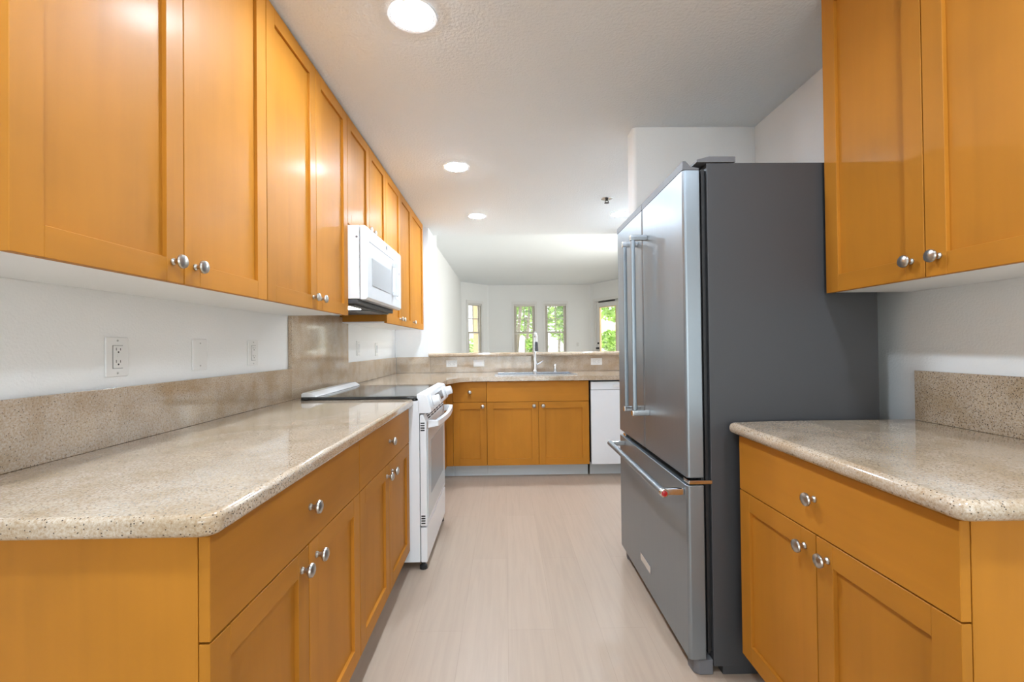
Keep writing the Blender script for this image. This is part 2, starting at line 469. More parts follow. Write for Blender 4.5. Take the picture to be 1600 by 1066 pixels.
# ------------------------------------------------------------------ windows, blinds and the glazed door
def window(n, f, s0, s1, label, muntins=True):
    """double hung window in the hole s0..s1 of a wall whose mapping is f"""
    b = B()
    fr = 0.045
    b.box(s0 + 0.001, s0 + fr, 0.02, 0.10, ZS + 0.001, ZT - 0.001, 0.003); b.box(s1 - fr, s1 - 0.001, 0.02, 0.10, ZS + 0.001, ZT - 0.001, 0.003)
    b.box(s0 + fr, s1 - fr, 0.02, 0.10, ZT - 0.03, ZT - 0.001, 0.003); b.box(s0 + fr, s1 - fr, 0.02, 0.10, ZS + 0.001, ZS + 0.04, 0.003)
    w = struct(n, b.map(f), BEIGEFRAME, label=label)
    zm = 1.535
    a0, a1 = s0 + fr, s1 - fr
    b = B()
    b.box(a0, a0 + 0.025, 0.06, 0.09, zm - 0.02, ZT - 0.03, 0.002); b.box(a1 - 0.025, a1, 0.06, 0.09, zm - 0.02, ZT - 0.03, 0.002)
    b.box(a0 + 0.025, a1 - 0.025, 0.06, 0.09, zm - 0.02, zm + 0.02, 0.002); b.box(a0 + 0.025, a1 - 0.025, 0.06, 0.09, ZT - 0.055, ZT - 0.03, 0.002)
    if muntins:
        mid = (a0 + a1) / 2; mz = (zm + ZT) / 2 - 0.01
        b.box(mid - 0.012, mid + 0.012, 0.066, 0.084, zm + 0.02, ZT - 0.055); b.box(a0 + 0.025, a1 - 0.025, 0.066, 0.084, mz - 0.012, mz + 0.012)
    part('upper_sash', b.map(f), BEIGEFRAME, w)
    b = B()
    b.box(a0, a0 + 0.03, 0.03, 0.058, ZS + 0.04, zm + 0.02, 0.002); b.box(a1 - 0.03, a1, 0.03, 0.058, ZS + 0.04, zm + 0.02, 0.002)
    b.box(a0 + 0.03, a1 - 0.03, 0.03, 0.058, zm - 0.02, zm + 0.02, 0.002); b.box(a0 + 0.03, a1 - 0.03, 0.03, 0.058, ZS + 0.04, ZS + 0.09, 0.002)
    part('lower_sash', b.map(f), BEIGEFRAME, w)
    part('pane', B().box(a0 + 0.02, a1 - 0.02, 0.073, 0.077, zm, ZT - 0.045).box(a0 + 0.025, a1 - 0.025, 0.043, 0.047, ZS + 0.06, zm).map(f), GLASS, w)
    b = B()
    b.box(s0 - 0.06, s0 - 0.001, -0.018, -0.0005, ZS - 0.06, ZT + 0.0, 0.003); b.box(s1 + 0.001, s1 + 0.06, -0.018, -0.0005, ZS - 0.06, ZT + 0.0, 0.003)
    b.box(s0 - 0.06, s1 + 0.06, -0.022, -0.0005, ZT + 0.001, ZT + 0.075, 0.003); b.box(s0 - 0.08, s1 + 0.08, -0.05, -0.0005, ZS - 0.05, ZS - 0.01, 0.004)
    part('casing', b.map(f), TRIM, w)
    return w
def blind(f, s0, s1, label, zend=ZS + 0.06):
    o = f(s0, 0, ZT); o2 = f(s1, 0, ZT)
    t = thing('window_blind', label, 'blind', ((o[0] + o2[0]) / 2, (o[1] + o2[1]) / 2, zend), 'blinds in the living room windows')
    part('headrail', B().box(s0 + 0.004, s1 - 0.004, 0.0, 0.018, ZT - 0.045, ZT - 0.002, 0.002).map(f), BLIND, t)
    b = B()
    z = ZT - 0.065
    while z > zend + 0.02:
        b.prism([(0.001, z - 0.0035), (0.017, z + 0.0025), (0.017, z + 0.0045), (0.001, z - 0.0015)], 'x', s0 + 0.008, s1 - 0.008)
        z -= 0.034
    for s in (s0 + 0.07, s1 - 0.07):
        b.box(s - 0.001, s + 0.001, 0.009, 0.0105, zend, ZT - 0.04)
    part('slats', b.map(f), BLIND, t)
    part('bottom_rail', B().box(s0 + 0.008, s1 - 0.008, 0.001, 0.018, zend - 0.008, zend + 0.008, 0.002).map(f), BLIND, t)
    return t
window('window_1', fL, *WL[0], 'narrow window in the angled wall left of the far windows', muntins=True)
blind(fL, *WL[0], 'cream slatted blind in the narrow angled window at left')
window('window_2', fB, *WB[0], 'left of the two tall windows in the far wall')
blind(fB, *WB[0], 'cream slatted blind raised to mid height behind the sink faucet', zend=1.50)
window('window_3', fB, *WB[1], 'right of the two tall windows in the far wall')
blind(fB, *WB[1], 'cream slatted blind fully lowered in the right far window')
# glazed door
d1 = struct('door_1', B().box(0.235, 0.345, 0.04, 0.085, 0.012, 2.33, 0.003).box(1.015, 1.125, 0.04, 0.085, 0.012, 2.33, 0.003)
            .box(0.345, 1.015, 0.04, 0.085, 2.21, 2.33, 0.003).box(0.345, 1.015, 0.04, 0.085, 0.012, 0.26, 0.003).map(fR), TRIM, label='white glazed door at the right of the living room')
part('door_pane', B().box(0.36, 1.0, 0.060, 0.066, 0.275, 2.195).map(fR), GLASS, d1)
part('glazing_bead', B().box(0.345, 0.362, 0.034, 0.092, 0.26, 2.21).box(0.998, 1.015, 0.034, 0.092, 0.26, 2.21).box(0.362, 0.998, 0.034, 0.092, 2.19, 2.21).box(0.362, 0.998, 0.034, 0.092, 0.26, 0.28).map(fR), YELLOWWOOD, d1)
kb = B().lathe([(0.028, 0), (0.028, 0.012), (0.014, 0.018), (0.014, 0.03), (0, 0.03)], (0, 0, 0), (0, -1, 0)).map(lambda x, y, z: fR(0.29 + x, 0.04 + y, 1.21 + z))
part('deadbolt', kb, DARK, d1)
kb = B().lathe([(0.030, 0), (0.030, 0.01), (0.012, 0.016), (0.012, 0.04), (0.028, 0.046), (0.028, 0.07), (0, 0.075)], (0, 0, 0), (0, -1, 0)).map(lambda x, y, z: fR(0.29 + x, 0.04 + y, 1.07 + z))
part('door_knob', kb, DARK, d1)
b = B().box(0.345, 1.0, 0.005, 0.035, 2.335, 2.365, 0.004)
part('door_closer', b.map(fR), DARK, d1)
struct('trim_1', B().box(0.14, 0.199, -0.018, -0.0005, 0, 2.45, 0.003).box(1.161, 1.22, -0.018, -0.0005, 0, 2.45, 0.003).box(0.199, 1.161, -0.018, -0.0005, 2.381, 2.45, 0.003)
       .box(0.201, 0.232, 0.0, 0.13, 0.0, 2.379).box(1.128, 1.159, 0.0, 0.13, 0.0, 2.379).box(0.232, 1.128, 0.086, 0.13, 2.334, 2.379).map(fR), TRIM, label='white casing around the glazed door')
# wide glass doors behind the camera, unseen and added to let light in
b = B().box(1.101, 1.16, 0.03, 0.1, 0.021, 2.249).box(5.24, 5.299, 0.03, 0.1, 0.021, 2.249).box(3.16, 3.24, 0.03, 0.1, 0.021, 2.249).box(1.16, 5.24, 0.03, 0.1, 2.19, 2.249).box(1.16, 5.24, 0.03, 0.1, 0.021, 0.08)
d2 = struct('door_added', b.map(fD), TRIM, label='assumed wide glass sliding doors behind the camera, added to let light in')
part('door_pane', B().box(1.16, 3.16, 0.06, 0.064, 0.08, 2.19).box(3.24, 5.24, 0.06, 0.064, 0.08, 2.19).map(fD), GLASS, d2)
b = B().box(3.701, 3.76, 0.03, 0.1, 0.501, 2.399).box(5.94, 5.999, 0.03, 0.1, 0.501, 2.399).box(3.76, 5.94, 0.03, 0.1, 2.34, 2.399).box(3.76, 5.94, 0.03, 0.1, 0.501, 0.56)  # out-of-sight window, put in so the living room gets more light
w4 = struct('window_added', b.map(fS), BEIGEFRAME, label='assumed unseen window in the right wall of the living room, added for light')
part('pane', B().box(3.76, 5.94, 0.06, 0.064, 0.56, 2.34).map(fS), GLASS, w4)

# ------------------------------------------------------------------ cabinets
def knob(f, a, z, d0):
    b = B().lathe([(0.0085, 0), (0.0085, 0.003), (0.0055, 0.007), (0.0060, 0.014), (0.0115, 0.0175), (0.0165, 0.021), (0.0175, 0.0245), (0.0160, 0.0285), (0.0105, 0.0315), (0, 0.0325)], (0, 0, 0), (0, 1, 0), seg=24)
    return b.map(lambda x, y, zz: f(a + x, d0 + y, z + zz))
TH = 0.02
def shaker(f, a0, a1, z0, z1, st=0.058, rl=0.058):
    b = B()
    e = 0.0009
    b.box(a0, a0 + st, 0.001, TH, z0, z1, e, 0, 1); b.box(a1 - st, a1, 0.001, TH, z0, z1, e, 0, 1)
    b.box(a0 + st, a1 - st, 0.001, TH, z0, z0 + rl, e, 1, 1); b.box(a0 + st, a1 - st, 0.001, TH, z1 - rl, z1, e, 1, 1)
    b.box(a0 + st - 0.004, a1 - st + 0.004, 0.003, TH - 0.0105, z0 + rl - 0.004, z1 - rl + 0.004, 0, 0)
    return b.map(f)
G = 0.0017   # half gap between fronts
def cabinet(name, label, group, f, a0, a1, z0, z1, depth, doors, drawers=(), toe=None, toe_depth=0.075, under=None, endpanel=None, body_z1=None):
    """doors: (a0,a1,z0,z1,knob_a,knob_z)   drawers: (a0,a1,z0,z1,knob?)"""
    base = f((a0 + a1) / 2, -depth / 2, 0)
    t = thing(name, label, 'cabinet', (base[0], base[1], 0 if toe else z0), group)
    b = B().box(a0 + 0.0006, a1 - 0.0006, -depth, 0, z0 if not under else z0 + 0.012, body_z1 or z1, 0.0008, 0, 1)
    part('body', b.map(f), MW, t)
    if under:
        o = part('underside_panel', B().box(a0 + 0.0006, a1 - 0.0006, -depth, 0.0, z0 + 0.004, z0 + 0.0115).map(f), MELAMINE, t)
        o['label'] = 'white underside'
    if toe:
        o = part('toe_kick', B().box(a0 + 0.0006, a1 - 0.0006, -depth, -toe_depth, 0.0005, z0 - 0.0005).map(f), TOEKICK, t)
        o['label'] = 'grey white toe kick'
    for (d0, d1, y0, y1, ka, kz) in doors:
        d = part('door', shaker(f, d0 + G, d1 - G, y0 + G, y1 - G), MW, t)
        if ka is not None:
            k = part('knob', knob(f, ka, kz, TH), NICKEL, d)
            k['label'] = 'satin nickel mushroom knob'
    for (d0, d1, y0, y1, k) in drawers:
        d = part('drawer', B().box(d0 + G, d1 - G, 0.001, TH, y0 + G, y1 - G, 0.0012, 1, 1).map(f), MW, t)
        if k:
            k = part('knob', knob(f, (d0 + d1) / 2, (y0 + y1) / 2, TH), NICKEL, d)
            k['label'] = 'satin nickel mushroom knob'
    return t

ZTOE, ZD, ZB = 0.112, 0.675, 0.858
# --- left wall cabinets (doors face +x)
XU = -0.821
fUL = lambda a, d, z: (XU - TH + d, a, z)
ZU = 1.341
UD = (XU - TH) - XWL - 0.002
gU = 'upper cabinets along the left wall'
zt = 2.408
kz = ZU + 0.052
def upper_pair(label, y0, ym, y1, z0=ZU, split=True, under=True, knobs=True):
    k0 = (ym - 0.040, z0 + 0.052); k1 = (ym + 0.040, z0 + 0.052)
    return cabinet('upper_cabinet', label, gU, fUL, y0, y1, z0, ZC - 0.003, UD,
                   [(y0, ym, z0, zt, *(k0 if knobs else (None, None))), (ym, y1, z0, zt, *(k1 if knobs else (None, None)))], under=under)
upper_pair('maple two-door upper cabinet first in the long row, above the nearest wall outlet', 0.757, 1.168, 1.573)
upper_pair('maple two-door upper cabinet second in the long row, right before the microwave', 1.573, 1.985, 2.380)
upper_pair('short maple two-door cabinet directly above the microwave', 2.380, 2.765, 3.150, z0=1.83, under=False)
upper_pair('maple two-door upper cabinet just beyond the microwave in the long row', 3.150, 3.580, 4.00)
cabinet('upper_cabinet', 'maple single-door upper cabinet at the far end of the long row', gU, fUL, 4.00, 4.565, ZU, ZC - 0.003, UD,
        [(4.00, 4.565, ZU, zt, 4.045, kz)], under=True)
# --- right wall cabinet (doors face -x)
XUR = 1.141
fUR = lambda a, d, z: (XUR + TH - d, a, z)
ZUR = 1.347
cabinet('upper_cabinet', 'maple two-door upper cabinet overlapping the dark side of the refrigerator', None, fUR, 0.825, 1.581, ZUR, ZC - 0.003, XWR - (XUR + TH) - 0.002,
        [(0.825, 1.203, ZUR, zt, 1.203 - 0.040, ZUR + 0.052), (1.203, 1.581, ZUR, zt, 1.203 + 0.040, ZUR + 0.052)], under=True)
# --- left base cabinets
XL = -0.5066
fBL = lambda a, d, z: (XL - TH + d, a, z)
BD = (XL - TH) - XWL - 0.002
gB = 'base cabinets with a drawer over two doors'
def base_pair(label, f, depth, y0, ym, y1, ins=0.043, kz=ZD - 0.047):
    return cabinet('base_cabinet', label, gB, f, y0, y1, ZTOE, ZB, depth,
                   [(y0, ym, ZTOE, ZD, ym - ins, kz), (ym, y1, ZTOE, ZD, ym + ins, kz)], [(y0, y1, ZD, ZB, True)], toe=True)
base_pair('maple base cabinet at the open end of the long counter, away from the range', fBL, BD, 0.7765, 1.165, 1.566)
base_pair('maple base cabinet directly beside the white range', fBL, BD, 1.566, 1.960, 2.366)
# --- right base cabinet
XR = 0.802
fBR = lambda a, d, z: (XR + TH - d, a, z)
base_pair('maple base cabinet under the short counter beside the refrigerator', fBR, XWR - (XR + TH) - 0.002, 0.7885, 1.165, 1.545)
# --- peninsula
YP = 4.004
fP = lambda a, d, z: (a, YP + TH - d, z)
PD = 4.70 - (YP + TH)
cabinet('corner_cabinet', 'plain maple corner cabinet filler between range and sink run', None, fBL, 3.095, 4.70, ZTOE, ZB, BD, [], toe=True)
b = B().box(XL - TH + 0.001, -0.4695, YP + 0.004, YP + TH, ZTOE, ZB)
corner = [o for o in bpy.data.objects if o.name == 'corner_cabinet'][0]
part('filler_stile', b, MW, corner)
part('toe_kick', B().box(XL - TH - 0.0745, -0.4695, YP + TH + 0.075, YP + TH + 0.095, 0.0005, ZTOE - 0.0005), TOEKICK, corner)
cabinet('base_cabinet', 'narrow maple drawer-and-door base cabinet left of the sink cabinet', None, fP, -0.4687, -0.1684, ZTOE, ZB, PD,
        [(-0.4687, -0.1684, ZTOE, ZD, -0.1684 - 0.036, ZD - 0.036)], [(-0.4687, -0.1684, ZD, ZB, True)], toe=True)
XS0, XS1 = -0.1684, 0.7407
xm = (XS0 + XS1) / 2 + 0.004
sc = cabinet('sink_cabinet', 'maple sink base cabinet with two doors under the sink', None, fP, XS0, XS1, ZTOE, ZB, PD,
        [(XS0, xm, ZTOE, ZD, xm - 0.04, ZD - 0.036), (xm, XS1, ZTOE, ZD, xm + 0.04, ZD - 0.036)], [(XS0, XS1, ZD, ZB, False)], toe=True, body_z1=0.69)

# ------------------------------------------------------------------ granite
ZK0, ZK1 = 0.862, 0.900
def round_poly(pts, radii, n=6):
    out = []
    N = len(pts)
    for i, p in enumerate(pts):
        r = radii[i]
        p = Vector(p)
        if r <= 0:
            out.append(p); continue
        a = (Vector(pts[i - 1]) - p).normalized(); c = (Vector(pts[(i + 1) % N]) - p).normalized()
        ang = a.angle(c); dd = r / math.tan(ang / 2)
        s, e = p + a * dd, p + c * dd
        cen = p + (a + c).normalized() * (r / math.sin(ang / 2))
        v0, v1 = s - cen, e - cen
        tot = v0.angle_signed(v1)
        for k in range(n + 1):
            t = tot * k / n
            cs, sn = math.cos(-t), math.sin(-t)
            out.append(cen + Vector((v0.x * cs - v0.y * sn, v0.x * sn + v0.y * cs)))
    return out
def slab(name, label, poly, exposed, z0=ZK0, z1=ZK1, rad=0.0175, hole=None, cat='countertop'):
    """granite slab; exposed(midpoint) -> True where the edge is rounded over"""
    bm = bmesh.new()
    def loop(ps):
        vs = [bm.verts.new((p[0], p[1], z0)) for p in ps]
        return [bm.edges.new((vs[i], vs[(i + 1) % len(vs)])) for i in range(len(vs))]
    es = loop(poly)
    if hole:
        es += loop(hole)
        bmesh.ops.triangle_fill(bm, edges=es, use_beauty=True)
    else:
        bm.faces.new(list(bm.verts))
    r = bmesh.ops.extrude_face_region(bm, geom=list(bm.faces))
    for v in r['geom']:
        if isinstance(v, bmesh.types.BMVert): v.co.z = z1
    bmesh.ops.recalc_face_normals(bm, faces=bm.faces)
    bm.edges.ensure_lookup_table()
    ed = []
    for e in bm.edges:
        if abs(e.verts[0].co.z - e.verts[1].co.z) > 1e-6 or len(e.link_faces) != 2: continue
        if abs(abs(e.link_faces[0].normal.z) - abs(e.link_faces[1].normal.z)) < 0.5: continue
        mid = (e.verts[0].co + e.verts[1].co) / 2
        if exposed(mid): ed.append(e)
    bmesh.ops.bevel(bm, geom=ed, offset=rad, segments=5, affect='EDGES', profile=0.5, clamp_overlap=True)
    o = finish(name, bm, GRANITE)
    return tag(o, label, cat)
XCE = -0.484
slab('countertop', 'long speckled granite counter running up to the white range',
     round_poly([(XWL + 0.001, 0.752), (XCE, 0.752), (XCE, 2.372), (XWL + 0.001, 2.372)], [0, 0.03, 0.012, 0]),
     lambda m: m.x > XCE - 0.04 or m.y < 0.76)
XCR = 0.775
slab('countertop', 'short speckled granite counter beside the refrigerator',
     round_poly([(XWR - 0.001, 0.757), (XWR - 0.001, 1.572), (XCR, 1.572), (XCR, 0.757)], [0, 0, 0.02, 0.03]),
     lambda m: m.x < XCR + 0.04 or m.y < 0.765)
SX0, SX1, SY0, SY1 = -0.085, 0.645, 4.135, 4.565
slab('countertop', 'corner granite counter holding the sink, beyond the range',
     round_poly([(XWL + 0.001, 2.3735), (-1.073, 2.3735), (-1.073, 3.0945), (XCE, 3.0945), (XCE + 0.006, 3.70), (-0.375, 3.97), (XWR - 0.001, 3.97), (XWR - 0.001, 4.699), (XWL + 0.001, 4.699)], [0, 0, 0, 0.012, 0.12, 0.12, 0, 0, 0]),
     lambda m: (m.y < 3.99 and m.x > -0.37) or (XCE - 0.03 < m.x < -0.3 and m.y < 4.0 and m.y > 3.096), hole=[(SX0, SY0), (SX1, SY0), (SX1, SY1), (SX0, SY1)])
def granite_piece(name, label, cat, *bx, bev=0.0015):
    return tag(finish(name, B().box(*bx, bev), GRANITE), label, cat)
gs = 'granite backsplash'
granite_piece('backsplash', 'low granite backsplash along the long counter, below the outlets', gs, XWL + 0.001, XWL + 0.021, 0.752, 2.404, ZK1 + 0.0005, 1.066)
granite_piece('backsplash', 'full-height polished granite slab on the wall behind the range', gs, XWL + 0.001, XWL + 0.021, 2.405, 3.268, ZK1 + 0.0005, 1.385)
granite_piece('backsplash', 'low granite backsplash below the two switch plates past the range', gs, XWL + 0.001, XWL + 0.021, 3.269, 4.699, ZK1 + 0.0005, 1.066)
granite_piece('backsplash', 'short granite backsplash on the stub wall in the far corner', gs, XWL + 0.022, -0.777, 4.700, 4.720, ZK1 + 0.0005, 1.066)
granite_piece('backsplash', 'granite backsplash below the raised ledge behind the sink', gs, -0.776, XWR - 0.001, 4.700, 4.720, ZK1 + 0.0005, 1.0635)
granite_piece('backsplash', 'low granite backsplash above the short counter by the refrigerator', gs, XWR - 0.021, XWR - 0.001, 0.757, 1.556, ZK1 + 0.0005, 1.073)
slab('ledge', 'raised granite bar ledge above the sink backsplash', [(-0.785, 4.615), (XWR - 0.001, 4.615), (XWR - 0.001, 5.0), (-0.785, 5.0)],
     lambda m: m.y < 4.62 or m.y > 4.99, 1.0645, 1.1045, 0.0185, cat='ledge')

# ------------------------------------------------------------------ sink and faucet
t = thing('sink', 'double-bowl stainless steel sink set in the far counter', 'sink', (0.28, 4.35, 0.70))
def bowl(x0, x1, y0, y1, ztop, zbot):
    b = B(); w = 0.004
    b.box(x0, x0 + w, y0, y1, zbot, ztop); b.box(x1 - w, x1, y0, y1, zbot, ztop)
    b.box(x0 + w, x1 - w, y0, y0 + w, zbot, ztop); b.box(x0 + w, x1 - w, y1 - w, y1, zbot, ztop)
    b.box(x0, x1, y0, y1, zbot - w, zbot)
    return b
xm2 = 0.285
part('bowl', bowl(SX0 + 0.012, xm2 - 0.012, SY0 + 0.012, SY1 - 0.07, 0.902, 0.72), SINKSTEEL, t)
part('bowl', bowl(xm2 + 0.012, SX1 - 0.012, SY0 + 0.012, SY1 - 0.07, 0.902, 0.72), SINKSTEEL, t)
b = B()
zr0, zr1 = 0.9006, 0.908
b.box(SX0 - 0.015, SX1 + 0.015, SY0 - 0.015, SY0 + 0.014, zr0, zr1, 0.003); b.box(SX0 - 0.015, SX1 + 0.015, SY1 - 0.072, SY1 + 0.06, zr0, zr1, 0.003)
for x0, x1 in ((SX0 - 0.015, SX0 + 0.014), (xm2 - 0.014, xm2 + 0.014), (SX1 - 0.014, SX1 + 0.015)):
    b.box(x0, x1, SY0 + 0.013, SY1 - 0.071, zr0, zr1, 0.003)
part('rim', b, SINKSTEEL, t)
FX, FY = 0.300, 4.585
t = thing('faucet', 'tall chrome pull-down faucet with arched spout behind the sink', 'faucet', (FX, FY, 0.908))
part('base_body', B().lathe([(0.029, 0), (0.029, 0.008), (0.024, 0.014), (0.022, 0.05), (0.023, 0.10), (0.020, 0.15), (0.0135, 0.20), (0, 0.20)], (FX, FY, 0.9082), (0, 0, 1), 24), CHROME, t)
R_ = 0.055
path = [(FX, FY, 1.09), (FX, FY, 1.20)] + [(FX + 0.010 * (1 - math.cos(a)) * 0.5, FY - R_ + R_ * math.cos(a), 1.25 + 1.0 * R_ * math.sin(a)) for a in [k * PI / 12 for k in range(13)]] + [(FX + 0.010, FY - 2 * R_, 1.21)]
part('spout', B().tube(path, [0.0125] * 2 + [0.011] * 13 + [0.011], 16), CHROME, t)
part('spray_head', B().lathe([(0.0115, 0), (0.0155, 0.02), (0.0175, 0.085), (0.0145, 0.095), (0, 0.095)], (FX + 0.010, FY - 2 * R_, 1.21), (0.03, 0, -1), 20), DARKGREY, t)
part('lever', B().tube([(FX + 0.02, FY, 0.985), (FX + 0.045, FY, 0.99), (FX + 0.085, FY - 0.01, 1.02)], [0.009, 0.007, 0.006], 12), CHROME, t)
t = tag(finish('air_gap', B().lathe([(0.021, 0), (0.021, 0.005), (0.016, 0.008), (0.016, 0.052), (0.019, 0.055), (0.019, 0.068), (0.015, 0.074), (0, 0.075)], (0.505, FY + 0.005, 0.9084), (0, 0, 1), 22), CHROME), 'small chrome cylinder cap on the sink rim right of the faucet', 'air gap cap')

# ------------------------------------------------------------------ dishwasher
t = thing('dishwasher', 'white dishwasher between the sink cabinet and refrigerator', 'dishwasher', (1.06, 4.3, 0))
DX0, DX1 = 0.757, 1.360
part('tub_body', B().box(DX0 + 0.006, DX1 - 0.006, YP + 0.03, 4.69, 0.112, 0.845), DARKGREY, t)
part('door', B().box(DX0, DX1, YP - 0.004, YP + 0.029, 0.112, 0.772, 0.004), ENAMEL, t)
o = part('control_panel', B().box(DX0, DX1, YP - 0.008, YP + 0.029, 0.775, 0.845, 0.004), ENAMEL, t)
part('latch', B().box(0.955, 1.16, YP - 0.016, YP - 0.0085, 0.797, 0.822, 0.003), PLATE, o)
part('mounting_strip', B().box(DX0, DX1, YP + 0.012, YP + 0.06, 0.847, 0.8605).box(0.86, 0.90, YP + 0.006, YP + 0.012, 0.849, 0.859), DARKGREY, t)
part('toe_kick', B().box(DX0 + 0.002, DX1 - 0.002, YP + 0.095, YP + 0.12, 0.0005, 0.111), TOEKICK, t)
# end cabinet under the counter to the right wall
tag(finish('end_panel', B().box(1.366, XWR - 0.002, YP, 4.69, 0.0005, ZB), WOOD_V), 'maple end panel right of the dishwasher', 'cabinet panel')

# ------------------------------------------------------------------ range
RY0, RY1 = 2.379, 3.087
XRF = -0.419
t = thing('range', 'white slide-in electric range with black glass cooktop', 'stove', (-0.75, (RY0 + RY1) / 2, 0))
part('body', B().box(-1.062, -0.456, RY0, RY1, 0.045, 0.890, 0.002), ENAMEL, t)
part('cooktop', B().box(-1.070, -0.470, RY0 - 0.004, RY1 + 0.004, 0.9008, 0.916, 0.002).box(-1.060, -0.474, RY0, RY1, 0.890, 0.901), COOKTOP, t)
b = B().prism([(-1.070, 0.9165), (-0.992, 0.9165), (-0.996, 0.924), (-1.022, 0.940), (-1.062, 0.940), (-1.070, 0.932)], 'y', RY0 - 0.002, RY1 + 0.002, 0.002)
part('rear_vent_trim', b, ENAMEL, t)
# control panel: a wedge that leans outwards towards its bottom
prof = [(-0.462, 0.8995), (-0.4690, 0.905), (-0.4690, 0.922), (-0.462, 0.9275), (-0.420, 0.9225), (-0.414, 0.916), (-0.392, 0.838), (-0.394, 0.828), (-0.405, 0.824), (-0.462, 0.824)]
cp = part('control_panel', B().prism(prof, 'y', RY0, RY1, 0.0025), ENAMEL, t)
# local frame on the sloping face
pa, pb = Vector((-0.414, 0, 0.916)), Vector((-0.392, 0, 0.838))
sl = (pb - pa).normalized()
nn = Vector((-sl.z, 0, sl.x)); nn = nn if nn.x > 0 else -nn
mid = (pa + pb) / 2
def panel_pt(y, s, d):
    p = mid + sl * s + nn * d
    return Vector((p.x, y, p.z))
for y in (2.470, 2.996):
    b = B().lathe([(0.036, 0.0005), (0.036, 0.006), (0.031, 0.0085), (0, 0.0085)], panel_pt(y, 0, 0), nn, 28)
    kb = part('control_knob', b, ENAMEL, cp)
    b = B().lathe([(0.029, 0.0095), (0.0285, 0.014), (0.0265, 0.044), (0.024, 0.047), (0, 0.047)], panel_pt(y, 0, 0), nn, 28)
    part('knob_cap', b, ENAMEL, kb)
b = B().box(-0.5, 0.5, -0.5, 0.5, -0.5, 0.5)
b.map(lambda x, y, z: panel_pt(2.745 + y * 0.26, 0.002 + x * 0.050, 0.001 + z * 0.003))
part('display', b, DISPLAY, cp)
# oven door with vents in its top slope
dprof = [(-0.4535, 0.232), (-0.4535, 0.815), (-0.436, 0.815), (-0.419, 0.775), (-0.419, 0.232)]
od = part('oven_door', B().prism(dprof, 'y', RY0 + 0.002, RY1 - 0.002, 0.004), ENAMEL, t)
part('door_glass', B().box(XRF + 0.0003, XRF + 0.004, RY0 + 0.03, RY1 - 0.03, 0.262, 0.735, 0.001), OVENGLASS, od)
part('oven_window', B().box(XRF + 0.0043, XRF + 0.0055, RY0 + 0.12, RY1 - 0.12, 0.37, 0.66), OVENWINDOW, od)
b = B()
va, vb = Vector((-0.436, 0, 0.815)), Vector((-0.419, 0, 0.775))
vd = (vb - va).normalized(); vn = Vector((-vd.z, 0, vd.x)); vn = vn if vn.x > 0 else -vn
for gy in range(6):
    b = B()
    for k in range(3):
        for s in range(3):
            y = RY0 + 0.085 + gy * 0.105 + k * 0.026
            p = va + vd * (0.009 + s * 0.0115) + vn * 0.0003
            b.box(p.x - 0.0025, p.x + 0.0025, y, y + 0.017, p.z - 0.0025, p.z + 0.0025)
    part('vent_slots', b, DARK, od)
for zc in (0.772, 0.285):
    b = B()
    for k in range(4):
        z = zc - k * 0.0125
        b.box(-0.449, -0.428, RY0 + 0.0012, RY0 + 0.0022, z - 0.0035, z + 0.0035)
    part('edge_vents', b, DARK, od)
hp = []
n = 14
for k in range(n + 1):
    u = k / n
    bow = 0.048 + 0.020 * math.sin(PI * u)
    hp.append((XRF + bow, RY0 + 0.035 + u * (RY1 - RY0 - 0.07), 0.765))
hd = B()
for a, c in zip(hp, hp[1:]):
    hd.prism([(a[0] - 0.010, a[1]), (a[0] + 0.012, a[1]), (c[0] + 0.012, c[1]), (c[0] - 0.010, c[1])], 'z', 0.752, 0.780)
bmesh.ops.remove_doubles(hd.bm, verts=hd.bm.verts, dist=0.0002)
for y0, y1 in ((RY0 + 0.028, RY0 + 0.060), (RY1 - 0.060, RY1 - 0.028)):
    hd.prism([(XRF + 0.0045, 0.742), (XRF + 0.060, 0.752), (XRF + 0.060, 0.780), (XRF + 0.0045, 0.784)], 'y', y0, y1, 0.003)
part('door_handle', hd, ENAMEL, od)
part('storage_drawer', B().box(-0.4535, XRF, RY0 + 0.002, RY1 - 0.002, 0.042, 0.224, 0.006), ENAMEL, t)
for y in (RY0 + 0.03, RY1 - 0.03):
    for x in (-0.445, XWL + 0.12):
        part('foot', B().lathe([(0.02, 0.0005), (0.02, 0.018), (0.011, 0.024), (0.011, 0.0415), (0, 0.0415)], (x, y, 0), (0, 0, 1), 16), DARK, t)

# ------------------------------------------------------------------ microwave
MY0, MY1 = 2.386, 3.145
XM = -0.720
mz0, mz1 = 1.428, 1.822
t = thing('microwave', 'white over-the-range microwave hanging above the stove', 'microwave', (-0.94, (MY0 + MY1) / 2, mz0))
part('body', B().box(XWL + 0.023, -0.765, MY0, MY1, mz0 + 0.004, mz1, 0.003), ENAMEL, t)
part('body_screw', B().lathe([(0.006, 0), (0.005, 0.002), (0, 0.002)], (-0.778, MY0 + 0.0004, mz1 - 0.062), (0, -1, 0), 12), GREYPLASTIC, t)
